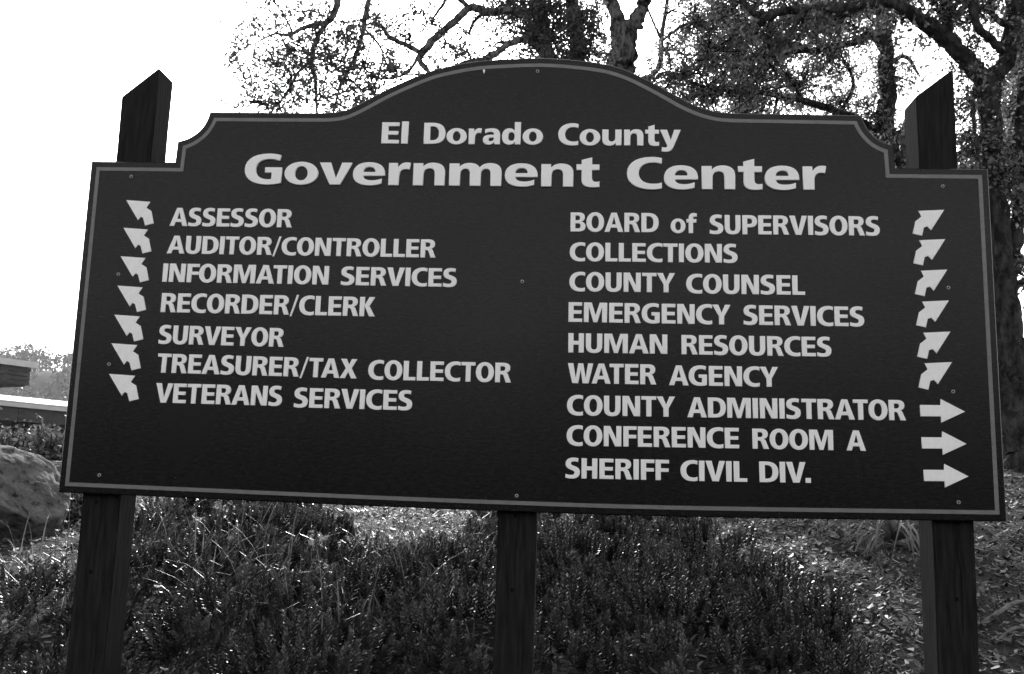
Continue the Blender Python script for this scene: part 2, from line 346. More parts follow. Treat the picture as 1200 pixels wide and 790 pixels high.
def word(txt, xa, ya, xb, yb, xt, yt, capw=1.0):
    """baseline from (xa,ya) to (xb,yb) in the photo, cap top measured at (xt,yt)"""
    a, b, t = onb(xa, ya, -.003), onb(xb, yb, -.003), onb(xt, yt, -.003)
    u = (b - a); L = u.length; u.normalize(); nrm = Vector((-u.y, u.x))
    cap = (t - a).dot(nrm)
    x = 0; pos = []
    for i, ch in enumerate(txt):
        w_, lb, rb = GL[ch][1:]; k = capw if ch.isupper() else 1.0
        if i: x += lb + KERN.get(txt[i - 1:i + 1], 0)
        pos.append((x, k)); x += w_ * k
        last = x; x += rb
    sx = L / last
    ang = math.atan2(u.y, u.x)
    for ch, (px, k) in zip(txt, pos):
        p = a + u * (px * sx)
        o = obj('letter', glyph(ch), None, sign)
        o.location = rel(p.x, p.y, .0005 - cap * .02); o.rotation_euler = (0, -ang, 0); o.scale = (sx * 100 * k, cap, cap)
W = [
 ('El', 446.4, 168.4, 478, 168.8, 447.5, 143.2, 1.12), ('Dorado', 496, 169, 636.4, 169.8, 497, 143.8, 1.14), ('County', 653.6, 170.4, 798, 171.2, 654, 144.8, 1.17),
 ('Government', 285.4, 216.2, 703, 219.8, 288, 180.6, 1.17), ('Center', 734, 222, 969, 223.2, 734, 184.6, 1.17),
 ('ASSESSOR', 198.2, 264.9, 342.1, 266.9, 200, 243.3, 1), ('AUDITOR/CONTROLLER', 194.9, 297.2, 510.6, 302.2, 197, 275.9, 1),
 ('INFORMATION', 189.6, 330.5, 384.7, 333.9, 191, 308.5, 1), ('SERVICES', 398.7, 334.2, 535.1, 336.6, 400, 312.3, 1),
 ('RECORDER/CLERK', 187.8, 366, 439.6, 371.2, 189.5, 343.2, 1), ('SURVEYOR', 185, 403, 332.4, 406.9, 187, 380.8, 1),
 ('TREASURER/TAX', 183.2, 436.8, 418.2, 443.9, 184, 414, 1), ('COLLECTOR', 430.7, 445, 599.1, 448.6, 431, 421.8, 1),
 ('VETERANS', 181, 472, 330, 476.1, 181, 448.6, 1), ('SERVICES', 343.6, 477.6, 482.8, 481.2, 345, 454.2, 1),
 ('BOARD', 668.2, 271.6, 772.1, 272.6, 668.2, 248.7, 1), ('of', 785.7, 273.2, 816.9, 273.6, 786, 250.3, 1), ('SUPERVISORS', 831.4, 274.4, 1031.5, 276.6, 831, 251.6, 1),
 ('COLLECTIONS', 667.2, 306.2, 864.7, 308.4, 667.2, 284, 1), ('COUNTY', 666.8, 341.5, 791.4, 343, 666.8, 318.6, 1), ('COUNSEL', 803.9, 344, 943.8, 346, 803.9, 320.9, 1),
 ('EMERGENCY', 665.8, 377.4, 856.6, 380.8, 665.8, 353.9, 1), ('SERVICES', 871.1, 380.8, 1013.3, 383, 871.1, 357.4, 1),
 ('HUMAN', 665.6, 413.2, 782.3, 415, 665.6, 390.2, 1), ('RESOURCES', 798.5, 415.5, 974.8, 418.3, 798.5, 392.3, 1),
 ('WATER', 665, 449.2, 769.5, 451, 665, 425.3, 1), ('AGENCY', 783.7, 451.6, 912.5, 453.8, 783.7, 427.9, 1),
 ('COUNTY', 664, 486.9, 791.6, 488.8, 664, 462.9, 1), ('ADMINISTRATOR', 805.2, 489.2, 1062.3, 493, 805.2, 465.3, 1),
 ('CONFERENCE', 663.6, 522.5, 866.6, 525.8, 663.6, 498.3, 1), ('ROOM', 881.8, 526.1, 977, 527.9, 881.8, 502.1, 1), ('A', 991.9, 528.1, 1015.3, 528.8, 991.9, 503.9, 1),
 ('SHERIFF', 662.1, 560.6, 784.3, 563.2, 662.1, 536.4, 1), ('CIVIL', 797.3, 563.6, 876, 565.1, 797.3, 539.2, 1), ('DIV.', 890, 565.3, 950.7, 566.3, 890, 540.6, 1)]
for q in W: word(*q)

# ---- arrows
def px_shape(name, pts, m_, front=-.003, back=.001, bev=.0012):
    ps = [onb(*q, front) for q in pts]; c = sum(ps, Vector((0, 0))) / len(ps)
    sub = [p - c for p in ps]
    me = flat_letter([sub], (back - front) / 2 - bev, bev, name); me.materials.append(m_)
    o = obj(name, me, None, sign); o.location = rel(c.x, c.y, (front + back) / 2); return o
def curve3(a, b, c, k=4):
    return [((1 - t) ** 2 * a[0] + 2 * (1 - t) * t * b[0] + t * t * c[0], (1 - t) ** 2 * a[1] + 2 * (1 - t) * t * b[1] + t * t * c[1]) for t in [i / k for i in range(k + 1)]]
shape_l = [(0.0, 0.0), (85.1, 6.1), (70.7, 26.6), (88.2, 38.0), (97.3, 82.1), (66.1, 90.4), (59.3, 63.8), (51.7, 59.3), (41.8, 72.2)]
shape_r = [(0.0, 0.0), (-90.5, 4.0), (-80.1, 24.0), (-101.0, 40.1), (-111.4, 84.1), (-77.7, 92.1), (-71.3, 62.5), (-60.1, 59.3), (-46.5, 73.7)]
tipsL = [(147.7, 234.4), (144.4, 266.8), (141.1, 300.2), (137.4, 334.6), (133.7, 368.7), (130.3, 402.2), (127.5, 438.1)]
tipsR = [(1106.7, 245.7), (1108, 280.1), (1110.3, 315.8), (1112.2, 352), (1114, 388.5), (1115.8, 424.3)]
for shp, tips, m0 in ((shape_l, tipsL, 1), (shape_r, tipsR, 1)):
    for k, (tx, ty) in enumerate(tips):
        g = 1 + k * .013
        px_shape('arrow', [(tx + (a - shp[0][0]) / 3 * g - (0), ty + (b - shp[0][1]) / 3 * g) for a, b in shp], M_letter)
for tx, ty in ((1131.2, 482.4), (1133, 520.2), (1135.4, 558.4)):
    px_shape('arrow', [(tx + a, ty + b) for a, b in ((0, 0), (-28.7, -14.8), (-28.9, -7.6), (-53, -7.9), (-52.4, 5.6), (-28.5, 5.7), (-28.2, 13.2))], M_letter)

# ---- screws
smb = MB(); R_ = .0045
ring = [(R_, 0.0), (R_, -.0025), (R_ * .7, -.0030), (R_ * .58, -.0012)]
vs = [(r * math.cos(t * math.pi / 6), y, r * math.sin(t * math.pi / 6)) for r, y in ring for t in range(12)]
fs = [(k * 12 + i, k * 12 + (i + 1) % 12, (k + 1) * 12 + (i + 1) % 12, (k + 1) * 12 + i) for k in range(3) for i in range(12)] + [tuple(range(36, 48))]
sm = tomesh('screw', vs, fs); sm.materials.append(M_screw); sm.materials.append(M_hole); sm.polygons[-1].material_index = 1
for q in [(154, 207), (139, 321.6), (128, 427), (116.6, 556.8), (630, 83.8), (612, 330), (605.5, 581), (1104.5, 218.5), (1111.2, 337.2), (1116.8, 458.9), (1123.2, 588.6)]:
    p = onb(*q); o = obj('screw', sm, None, sign); o.location = rel(p.x, p.y, .0002)
px_shape('paint_chip', [(566.2, 79), (568, 79.5), (568.3, 83), (567.4, 86.5), (566, 84)], M_letter, -.0008, .0006, .0003)

# ------------------------------------------------------------------ posts
def post(x0, x1, ztl, ztr, lbl, holes, crack=False):
    base = gz((x0 + x1) / 2, .08) - .25; y0, y1 = .0275, .129
    root = empty('sign_post', ((x0 + x1) / 2, .078, base), lbl, 'post', 'square wooden posts carrying the signboard')
    cx_, cy_ = root.location.x, root.location.y
    w2, d2 = (x1 - x0) / 2, (y1 - y0) / 2; vs = []
    nz = 14
    for k in range(nz + 1):
        for sx_, sy_ in ((-1, -1), (1, -1), (1, 1), (-1, 1)):
            top = ZB + (ztl if sx_ < 0 else ztr) - base
            z = top * k / nz
            wv = .0012 * math.sin(z * 5 + sx_ * 2) + .0008 * math.sin(z * 11 + sy_)
            vs.append((sx_ * w2 + wv, sy_ * d2 + wv * .6, z))
    fs = [(k * 4 + i, k * 4 + (i + 1) % 4, k * 4 + 4 + (i + 1) % 4, k * 4 + 4 + i) for k in range(nz) for i in range(4)] + [(3, 2, 1, 0), tuple(nz * 4 + i for i in range(4))]
    me = tomesh('timber', vs, fs); bevel_mesh(me, .003, 2)
    obj('timber', me, M_post, root)
    for hx, hy in holes:
        p = onb(hx, hy, y0); o_ = MB()
        an = [i * math.pi / 4 for i in range(8)]
        o_.add([(p.x - cx_ + .0045 * math.cos(a), y0 - cy_ - .0022, p.y - base + .0055 * math.sin(a)) for a in an] +
               [(p.x - cx_ + .0025 * math.cos(a), y0 - cy_ - .0012, p.y - base + .003 * math.sin(a)) for a in an],
               [(i, (i + 1) % 8, 8 + (i + 1) % 8, 8 + i) for i in range(8)] + [tuple(range(8, 16))])
        obj('nail_hole', o_.mesh('nail_hole'), M_hole, root)
    if crack:
        pts = [onb(*q, y0) for q in crack]; o_ = MB(); vv = []
        for i, p in enumerate(pts):
            ww = .0012 if 0 < i < len(pts) - 1 else .0003
            vv += [(p.x - cx_ - ww, y0 - cy_ - .0016, p.y - base), (p.x - cx_ + ww, y0 - cy_ - .0016, p.y - base)]
        o_.add(vv, [(2 * i, 2 * i + 1, 2 * i + 3, 2 * i + 2) for i in range(len(pts) - 1)])
        obj('drying_crack', o_.mesh('drying_crack'), M_hole, root)
    return root
post(-1.1655, -1.0615, 1.125, 1.213, 'wooden post with slanted top under the left end of the signboard, beside the boulder', [(113, 588.5), (106.5, 670)])
post(-.0535, .0490, .93, .93, 'middle wooden post standing in the shrubs below the centre of the signboard', [(603.5, 604.5), (600, 691.5)])
post(1.0495, 1.1515, 1.136, 1.215, 'wooden post with a long crack and slanted top under the right end of the signboard', [(1121, 614), (1121, 702)], [(1121, 618), (1122, 650), (1126, 672), (1128, 712), (1129, 745)])

# ------------------------------------------------------------------ oaks
def leaves(pts, size, fold=.18, droop=.2):
    """pts (N,3) -> one kite-shaped leaf each (two triangles sharing the midrib)"""
    N = len(pts); pts = np.asarray(pts)
    d = RNG.normal(size=(N, 3)); d[:, 2] -= droop; d /= np.linalg.norm(d, axis=1)[:, None]
    s = np.cross(d, RNG.normal(size=(N, 3))); s /= np.linalg.norm(s, axis=1)[:, None]
    nn = np.cross(d, s)
    L = (size * RNG.uniform(.6, 1.25, N))[:, None]
    a = pts; b = pts + d * L * .5 + s * L * .30 + nn * L * fold; c = pts + d * L; e = pts + d * L * .45 - s * L * .28 + nn * L * fold
    return np.stack([a, b, c, e], 1).reshape(-1, 3)
def oak(base_px, depth, label, trunk, limbs, clusters, leaf=.045, lm=None, twigscale=1.0, nl=(1, 2), bark=None, group='oak trees behind the sign'):
    """trunk / limbs: lists of (px, py, depth, radius) ; clusters: (px,py,rx,ry,density[,depth])"""
    bp = P(base_px[0], base_px[1], depth); bz = gz(bp.x, bp.y)
    root = empty('oak_tree', (bp.x, bp.y, bz - .1), label, 'tree', group); off = root.location
    skel = []
    def limb(name, pl, n=10, first=False):
        pts = [P(a, b, d) for a, b, d, r in pl]; rad = [q[3] for q in pl]
        if first: pts = [Vector((bp.x, bp.y, bz - .15))] + pts; rad = [rad[0] * 1.75] + rad
        sp = catmull(pts, 7); rs = []
        for i in range(len(sp)):
            t = i / 7; k = min(int(t), len(rad) - 2); f = t - k; rs.append(rad[k] * (1 - f) + rad[k + 1] * f)
        if not first: rs[0] *= 1.1
        sp = [p + Vector((random.gauss(0, 1), random.gauss(0, 1), random.gauss(0, 1))) * rs[i] * .10 for i, p in enumerate(sp)]
        mb = MB(); mb.tube([p - off for p in sp], rs, n, .2)
        obj(name, mb.mesh(name), bark or M_bark, root, smooth=True)
        for i, p in enumerate(sp): skel.append((p, rs[i]))
    limb('trunk', trunk, 14, True)
    for l in limbs: limb('limb', l, 9 if l[0][3] > .05 else 6)
    tw = MB(); lp = []
    sk = np.array([list(p) for p, r in skel])
    for cl in clusters:
        cx_, cy_, rx, ry, den = cl[:5]; dd = cl[5] if len(cl) > 5 else depth
        c = P(cx_, cy_, dd); s = dd / F_PX; ax = rx * s; az = ry * s; ay = (ax + az) * .55
        i = int(np.argmin(((sk - np.array(c)) ** 2).sum(1))); st = skel[i][0]
        dist = (c - st).length
        if dist > .25:
            mid = st.lerp(c, .5) + Vector((random.uniform(-1, 1), random.uniform(-1, 1), random.uniform(0, 1))) * dist * .14
            tw.tube([p - off for p in catmull([st, mid, c], 4)], [min(skel[i][1] * .6, .035) * (1 - k / 8) + .004 for k in range(9)], 5)
        area = rx * ry * 3.14
        nt_ = max(3, int(den * area / 75 * twigscale))
        for k in range(nt_):
            v = Vector((random.gauss(0, .5), random.gauss(0, .5), random.gauss(0, .5)))
            if v.length > 1.1: v *= 1.1 / v.length
            e = c + Vector((v.x * ax * 1.35, v.y * ay * 1.35, v.z * az * 1.35))
            o0 = st.lerp(c, random.uniform(.5, 1.0)) if random.random() < .5 else c.lerp(e, random.uniform(.1, .4))
            mid = o0.lerp(e, .5) + Vector((random.uniform(-1, 1), random.uniform(-1, 1), random.uniform(-1, 1))) * (e - o0).length * .2
            tip = e + Vector((random.uniform(-1, 1), random.uniform(-1, 1), random.uniform(-1.2, .5))) * .16
            pts = catmull([o0, mid, e, tip], 3)
            tw.tube([p - off for p in pts], [.0075 * (1 - j / 12) + .002 for j in range(len(pts))], 4, cap=False)
            for p in pts[3:]:
                for _ in range(random.randint(*nl)):
                    cc = p - off + Vector((random.gauss(0, .06), random.gauss(0, .06), random.gauss(0, .055)))
                    for _k in range(3): lp.append(cc + Vector((random.gauss(0, .016), random.gauss(0, .016), random.gauss(0, .014))))
    obj('twigs', tw.mesh('twigs'), M_bark, root, kind='stuff')
    obj('foliage', npmesh('foliage', leaves(lp, leaf), 4), lm or M_leaf, root, kind='stuff')
    return root, len(lp)
NL = 0
# right-hand oak, nearest
D1 = 9.6
_, k = oak((1190, 515), D1, 'thick oak trunk forking into two heavy limbs right of the signboard',
    [(1186, 480, D1, .18), (1182, 420, D1, .155), (1177, 345, D1, .13), (1169, 260, D1, .10), (1163, 170, D1, .10), (1158, 95, D1, .115)],
    [[(1156, 96, D1, .095), (1128, 66, D1, .085), (1100, 38, D1, .08), (1062, 12, D1 - .2, .06), (1030, 2, D1 - .3, .05), (985, 10, D1 - .4, .045), (940, 11, D1 - .5, .04), (905, 16, D1 - .5, .038), (892, 27, D1 - .6, .042)],
     [(1178, 350, D1, .08), (1188, 300, D1 + .1, .065), (1194, 240, D1 + .2, .06), (1194, 170, D1 + .2, .055), (1200, 90, D1 + .3, .04)],
     [(1158, 98, D1, .095), (1178, 75, D1, .08), (1186, 40, D1 + .1, .085), (1190, -10, D1 + .2, .08), (1205, -90, D1 + .3, .06)],
     [(1112, 44, D1, .05), (1110, 20, D1, .05), (1106, -20, D1, .045), (1098, -80, D1, .03)],
     [(1178, 62, D1, .05), (1163, 48, D1 - .1, .045), (1148, 34, D1 - .2, .04), (1138, 5, D1 - .2, .035), (1130, -40, D1, .03)],
     [(1178, 310, D1, .06), (1196, 306, D1 + .1, .05), (1230, 290, D1 + .3, .04), (1290, 240, D1 + .5, .03)],
     [(1182, 338, D1, .05), (1200, 330, D1 - .1, .03), (1240, 325, D1 - .2, .02)],
     [(1144, 90, D1, .022), (1140, 130, D1 - .2, .02), (1143, 160, D1 - .2, .016), (1150, 200, D1 - .3, .01)],
     [(1188, 30, D1, .03), (1170, 25, D1, .03), (1160, 10, D1, .025), (1168, -10, D1, .02)],
     [(900, 20, D1 - .5, .04), (882, 14, D1 - .5, .03), (865, -10, D1 - .4, .025), (840, -50, D1 - .2, .02)],
     [(940, 12, D1 - .5, .03), (925, 40, D1 - .6, .022), (905, 60, D1 - .7, .015), (885, 90, D1 - .7, .01)],
     [(1200, -60, D1, .05), (1260, -120, D1, .04), (1330, -140, D1, .03)]],
    [(1090, 10, 30, 18, .8), (1050, 25, 25, 20, .5), (1010, 14, 26, 10, .3, 9.2), (960, 24, 26, 12, .4, 9.0), (1140, 205, 14, 20, .4, 9.3), (1135, 55, 22, 16, .6), (1122, 15, 22, 18, .7), (1150, 12, 26, 18, 1.0), (1196, 60, 18, 30, .6, 10.6), (1194, 120, 22, 40, .9, 10.8),
     (1195, 175, 26, 34, 1.4, 10.6), (1142, 120, 16, 30, .9), (1135, 165, 15, 26, .9), (1150, 175, 20, 24, 1.0), (1180, 210, 22, 24, 1.1), (1196, 235, 14, 26, .5), (1198, 320, 14, 16, 1.0), (1196, 345, 10, 14, .6),
     (1075, 45, 22, 14, .35), (1110, 80, 14, 12, .4), (1060, -30, 70, 30, 1.2), (1140, -40, 60, 30, 1.3), (980, -30, 70, 30, 1.3), (900, -40, 70, 30, 1.2), (1230, 60, 40, 60, 1.2), (1260, 180, 50, 60, 1.0),
     (930, 20, 36, 22, .9), (985, 22, 34, 16, 1.0), (900, 50, 28, 24, .9), (870, 5, 30, 20, .9), (1200, -130, 120, 60, 1.1), (1060, -140, 110, 60, 1.1), (920, -130, 100, 60, 1.0),
     (1100, 240, 60, 50, .6, 10.5), (1080, 330, 60, 50, .5, 10.5)], .05)
NL += k
# oak behind the right shoulder of the board
D2 = 12.5
_, k = oak((1052, 545), D2, 'slender oak with a dark trunk rising beside the right post top',
    [(1052, 500, D2, .16), (1056, 380, D2, .15), (1054, 260, D2, .15), (1046, 190, D2, .17), (1036, 150, D2, .12), (1040, 100, D2, .10), (1038, 50, D2, .09), (1034, 10, D2, .075), (1028, -60, D2, .06)],
    [[(1040, 172, D2, .06), (1018, 148, D2, .06), (985, 132, D2 - .2, .05), (940, 118, D2 - .4, .04), (890, 108, D2 - .6, .03)],
     [(1038, 60, D2, .06), (1020, 40, D2, .055), (1002, 50, D2, .05), (965, 58, D2 - .2, .04), (920, 62, D2 - .3, .03), (870, 75, D2 - .4, .02)],
     [(1042, 160, D2, .05), (1060, 150, D2 + .2, .04), (1072, 120, D2 + .2, .02)],
     [(1036, 80, D2, .04), (1060, 66, D2 + .2, .03), (1078, 90, D2 + .3, .015)],
     [(985, 132, D2 - .2, .03), (1000, 100, D2 - .2, .025), (990, 70, D2 - .1, .015)],
     [(940, 118, D2 - .3, .025), (925, 90, D2 - .3, .02), (900, 75, D2 - .3, .015)]],
    [(1048, 165, 24, 22, 2.2), (1020, 130, 22, 22, 1.4), (1035, 90, 16, 30, 1.1), (1060, 75, 20, 14, .7), (1066, 95, 14, 12, .6), (1000, 40, 26, 18, 1.3), (965, 60, 34, 22, 1.5), (920, 50, 34, 28, 1.6),
     (940, 100, 40, 24, 1.5), (985, 118, 26, 16, 1.3), (890, 75, 36, 34, 1.7), (850, 60, 34, 34, 1.6), (880, 115, 40, 20, 1.6), (995, 80, 24, 18, 1.0), (1062, 180, 20, 24, 2.0), (1010, 8, 30, 20, 1.1),
     (960, 15, 40, 22, 1.3), (1040, -40, 80, 40, 1.2), (940, -60, 80, 40, 1.2), (1050, 240, 70, 50, .7), (960, 220, 80, 60, .8), (880, 200, 70, 60, .8), (1000, 320, 80, 60, .6)], .05)
NL += k
# centre oak (forked, lit trunk)
D3 = 11.5
_, k = oak((725, 560), D3, 'pale barked oak whose forked trunk rises above the crest of the board',
    [(727, 480, D3, .20), (733, 330, D3, .19), (728, 200, D3, .18), (730, 110, D3, .165), (729, 70, D3, .16), (735, 30, D3, .15)],
    [[(727, 45, D3, .10), (722, 15, D3, .085), (710, -10, D3, .08), (690, -70, D3, .06), (675, -150, D3, .04)],
     [(742, 35, D3, .10), (752, 10, D3, .085), (762, -15, D3, .075), (790, -70, D3, .05), (830, -120, D3, .04)],
     [(742, 100, D3, .04), (770, 82, D3 + .1, .035), (776, 40, D3 + .2, .03), (782, 0, D3 + .2, .028), (785, -50, D3, .02)],
     [(774, 45, D3 + .2, .02), (764, 22, D3, .015), (757, 5, D3, .012)],
     [(772, 60, D3 + .2, .02), (795, 60, D3 + .2, .015), (815, 80, D3 + .2, .012), (830, 100, D3, .01)],
     [(776, 48, D3, .02), (800, 30, D3 - .2, .018), (830, 20, D3 - .3, .012), (850, -5, D3 - .4, .01)],
     [(740, 130, D3, .05), (800, 118, D3 + .5, .045), (845, 90, D3 + .6, .035), (880, 40, D3 + .6, .03), (890, -10, D3 + .6, .03)]],
    [(765, 92, 22, 16, .9), (700, 62, 14, 20, .5), (780, 60, 20, 26, .6), (800, 85, 26, 26, 1.3), (830, 60, 30, 34, 1.5), (815, 25, 30, 24, 1.2), (795, 10, 16, 16, .7), (845, 20, 34, 26, 1.4), (830, 105, 36, 20, 1.6),
     (865, 110, 30, 18, 1.3), (790, 115, 24, 12, 1.0), (875, 30, 26, 26, 1.3), (850, -40, 60, 30, 1.2), (760, -60, 70, 40, 1.0), (680, -90, 70, 50, .8), (850, 160, 70, 50, .8), (780, 220, 90, 60, .8), (720, 300, 50, 40, .4),
     (800, 340, 90, 60, .5), (700, 5, 12, 14, .4)], .045, bark=M_barkl)
NL += k
# dark oak left of centre; long limbs reaching over the left half
D4 = 10.2
_, k = oak((655, 560), D4, 'dark leafy oak with long thin limbs spreading over the left half of the board',
    [(656, 470, D4, .17), (658, 320, D4, .16), (655, 200, D4, .15), (656, 130, D4, .15), (655, 90, D4, .14)],
    [[(650, 100, D4, .10), (640, 60, D4, .09), (634, 20, D4, .075), (622, -40, D4, .06), (590, -110, D4 - .2, .05)],
     [(662, 100, D4, .10), (676, 60, D4, .085), (672, 15, D4, .08), (664, -40, D4, .06), (670, -120, D4, .04)],
     [(642, 70, D4, .045), (625, 50, D4 - .1, .04), (608, 47, D4 - .2, .038), (590, 56, D4 - .3, .036), (572, 68, D4 - .4, .032), (545, 74, D4 - .5, .026), (510, 92, D4 - .6, .02)],
     [(636, 20, D4, .045), (600, 12, D4 - .2, .042), (575, 14, D4 - .3, .042), (550, 10, D4 - .4, .042), (530, 28, D4 - .5, .042), (512, 42, D4 - .5, .042), (496, 62, D4 - .6, .045)],
     [(496, 60, D4 - .6, .04), (492, 72, D4 - .6, .03), (502, 84, D4 - .6, .025), (510, 100, D4 - .5, .02)],
     [(494, 62, D4 - .6, .03), (478, 54, D4 - .6, .026), (458, 45, D4 - .6, .024), (446, 30, D4 - .6, .02), (434, 27, D4 - .6, .016)],
     [(490, 66, D4 - .6, .02), (480, 82, D4 - .6, .016), (465, 90, D4 - .6, .014), (440, 93, D4 - .6, .01)],
     [(550, 10, D4 - .4, .03), (530, -8, D4 - .5, .025), (520, 4, D4 - .5, .018), (505, 25, D4 - .5, .014)],
     [(590, -105, D4 - .2, .05), (520, -120, D4 - .5, .045), (460, -90, D4 - .7, .042), (440, -30, D4 - .8, .034), (430, 10, D4 - .8, .03), (422, 50, D4 - .8, .022), (414, 80, D4 - .8, .015)],
     [(470, -98, D4 - .7, .042), (420, -80, D4 - .9, .042), (398, -30, D4 - 1, .04), (395, 5, D4 - 1, .038), (385, 25, D4 - 1, .03), (362, 30, D4 - 1.1, .022), (340, 41, D4 - 1.1, .018), (322, 40, D4 - 1.2, .012), (300, 50, D4 - 1.2, .007)],
     [(386, 22, D4 - 1, .028), (370, 48, D4 - 1, .026), (366, 75, D4 - 1, .022), (370, 100, D4 - 1, .018), (371, 128, D4 - 1, .014), (374, 160, D4 - 1, .008)],
     [(368, 66, D4 - 1, .02), (350, 85, D4 - 1.1, .016), (338, 105, D4 - 1.1, .012), (325, 125, D4 - 1.1, .008)],
     [(422, 50, D4 - .8, .018), (412, 75, D4 - .8, .016), (398, 105, D4 - .8, .012), (390, 135, D4 - .8, .01)],
     [(424, 30, D4 - .8, .014), (448, 60, D4 - .8, .012), (442, 92, D4 - .8, .01), (430, 125, D4 - .8, .008)]],
    [(600, 28, 26, 18, 1.0), (622, 20, 22, 20, 1.2), (700, 40, 14, 26, 1.0), (700, 12, 16, 16, .7), (645, 10, 26, 20, 1.4), (675, 60, 22, 20, 1.4), (585, 12, 18, 12, .7), (655, 45, 36, 34, 1.3), (628, 40, 24, 30, 1.1), (690, 65, 14, 26, .8), (680, 30, 20, 28, 1.0), (650, 8, 40, 14, .9), (610, 60, 18, 10, .5), (610, 20, 26, 22, .6), (600, 5, 20, 14, .6), (655, 80, 34, 16, 1.3), (690, 85, 24, 12, .9), (575, 58, 14, 12, .3), (560, 72, 20, 8, .5), (550, 45, 16, 16, .35),
     (288, 62, 18, 22, .3, 9.0), (300, 90, 22, 24, .3, 9.0), (312, 38, 26, 20, .45, 9.0), (338, 60, 24, 20, .6, 9.1), (305, 120, 20, 10, .35, 9.1), (274, 60, 10, 12, .5, 9.0), (285, 90, 14, 14, .4, 9.0), (330, 15, 26, 16, .5, 9.1), (352, 50, 16, 20, .6, 9.1), (318, 75, 18, 18, .5, 9.1), (340, 95, 24, 26, .9, 9.1), (325, 120, 22, 12, 1.1, 9.1), (368, 36, 16, 14, 1.3, 9.2),
     (362, 12, 16, 14, .8, 9.2), (385, 8, 16, 12, .6, 9.2), (378, 62, 24, 20, .5, 9.2), (370, 90, 20, 24, .5, 9.2), (400, 85, 30, 34, .45, 9.4), (405, 45, 30, 24, .6, 9.4), (428, 75, 30, 34, .5, 9.4), (420, 105, 36, 22, .5, 9.4),
     (445, 50, 24, 22, .5, 9.6), (440, 22, 18, 14, .8, 9.6), (455, 82, 28, 24, .5, 9.6), (425, 20, 14, 14, .5, 9.5), (480, 48, 16, 14, .5, 9.6), (485, 88, 22, 14, .6, 9.6), (508, 25, 18, 14, .5, 9.7), (495, 15, 16, 12, .5, 9.7),
     (512, 80, 24, 10, .6, 9.6), (525, 50, 26, 16, .55, 9.6), (545, 66, 20, 8, .7, 9.7), (560, 8, 18, 10, .4, 9.8), (468, 20, 16, 16, .35, 9.6), (455, 118, 22, 8, .6, 9.5), (375, 118, 30, 12, .5, 9.2), (410, 130, 34, 14, .6, 9.3),
     (540, -30, 60, 24, .6, 9.8), (420, -40, 50, 26, .7, 9.5), (620, -40, 60, 30, 1.2), (560, -110, 90, 40, .9, 9.8), (430, -100, 70, 30, .7, 9.4), (350, -30, 30, 20, .4, 9.2),
     (400, 170, 60, 40, .5, 9.4), (480, 180, 60, 60, .6, 9.6), (560, 200, 70, 70, .6, 9.8), (640, 200, 60, 60, .8), (620, 400, 60, 40, .2)],   .044, M_leafd, .6, (1, 4), M_barkl)
NL += k
# slim oak behind on the far right
D5 = 14.5
_, k = oak((1240, 505), D5, 'more distant oak with dense leaves at the right edge, behind the forked trunk',
    [(1236, 420, D5, .18), (1222, 300, D5, .16), (1204, 200, D5, .14), (1196, 100, D5, .12), (1194, 40, D5, .1), (1200, -60, D5, .06)],
    [[(1200, 160, D5, .06), (1180, 130, D5, .05), (1160, 100, D5, .03)], [(1198, 120, D5, .06), (1230, 70, D5, .05), (1270, 20, D5, .04)]],
    [(1200, 70, 24, 34, .6), (1192, 140, 30, 36, 1.0), (1205, 190, 34, 40, 1.6), (1192, 255, 12, 24, .4), (1145, 130, 20, 30, .5), (1240, 120, 50, 70, 1.2), (1210, -20, 60, 50, 1.2), (1140, 190, 20, 20, .7)], .06)
NL += k
print('leaves', NL)

# ------------------------------------------------------------------ ground cover, grass, mulch
def cover_mask(px, py):
    """photo-space outline of the shrub bed, evaluated on ground points (where the bed lies in plan)"""
    return None
def toscreen(x, y, z):
    v = np.stack([x - CAM.x, y - CAM.y, z - CAM.z], -1)
    f = v @ np.array(fwd); return 600 + F_PX * (v @ np.array(rgt)) / f, 395 - F_PX * (v @ np.array(upv)) / f
bed = [G(*q) for q in [(-60, 800), (-20, 740), (60, 710), (150, 668), (165, 625), (200, 608), (330, 604), (385, 622), (410, 668), (480, 680), (550, 662), (566, 618), (640, 606), (760, 608), (825, 640), (880, 672), (915, 705), (965, 728), (1000, 765), (1015, 820)]]
bedp = [(p.x, p.y) for p in bed]; bedp = [(bedp[0][0], -.6)] + bedp + [(bedp[-1][0], -.6)]
def inpoly(x, y, poly):
    r = np.zeros(len(x), bool); j = len(poly) - 1
    for i in range(len(poly)):
        xi, yi = poly[i]; xj, yj = poly[j]
        c = ((yi > y) != (yj > y)) & (x < (xj - xi) * (y - yi) / (yj - yi + 1e-12) + xi); r ^= c; j = i
    return r
# shoots: every branchlet is a finger of small upright leaves; several fan out from one crown
sp_ = .082
X0, X1 = -2.4, 1.7; Y0, Y1 = -.3, 4.6
gxs, gys = np.meshgrid(np.arange(X0, X1, sp_), np.arange(Y0, Y1, sp_)); xs = gxs.ravel() + RNG.uniform(-.6, .6, gxs.size) * sp_; ys = gys.ravel() + RNG.uniform(-.6, .6, gxs.size) * sp_
keep = inpoly(xs, ys, bedp) & (RNG.uniform(0, 1, len(xs)) < .9); xs, ys = xs[keep], ys[keep]
NB = 6; nc = len(xs)
size_c = RNG.uniform(.6, 1.25, nc); mn = np.repeat(RNG.uniform(0, 1, nc), NB); size_c = np.repeat(size_c, NB)
xs = np.repeat(xs, NB) + RNG.normal(0, .022, nc * NB); ys = np.repeat(ys, NB) + RNG.normal(0, .022, nc * NB); ns = len(xs); print('shoots', ns)
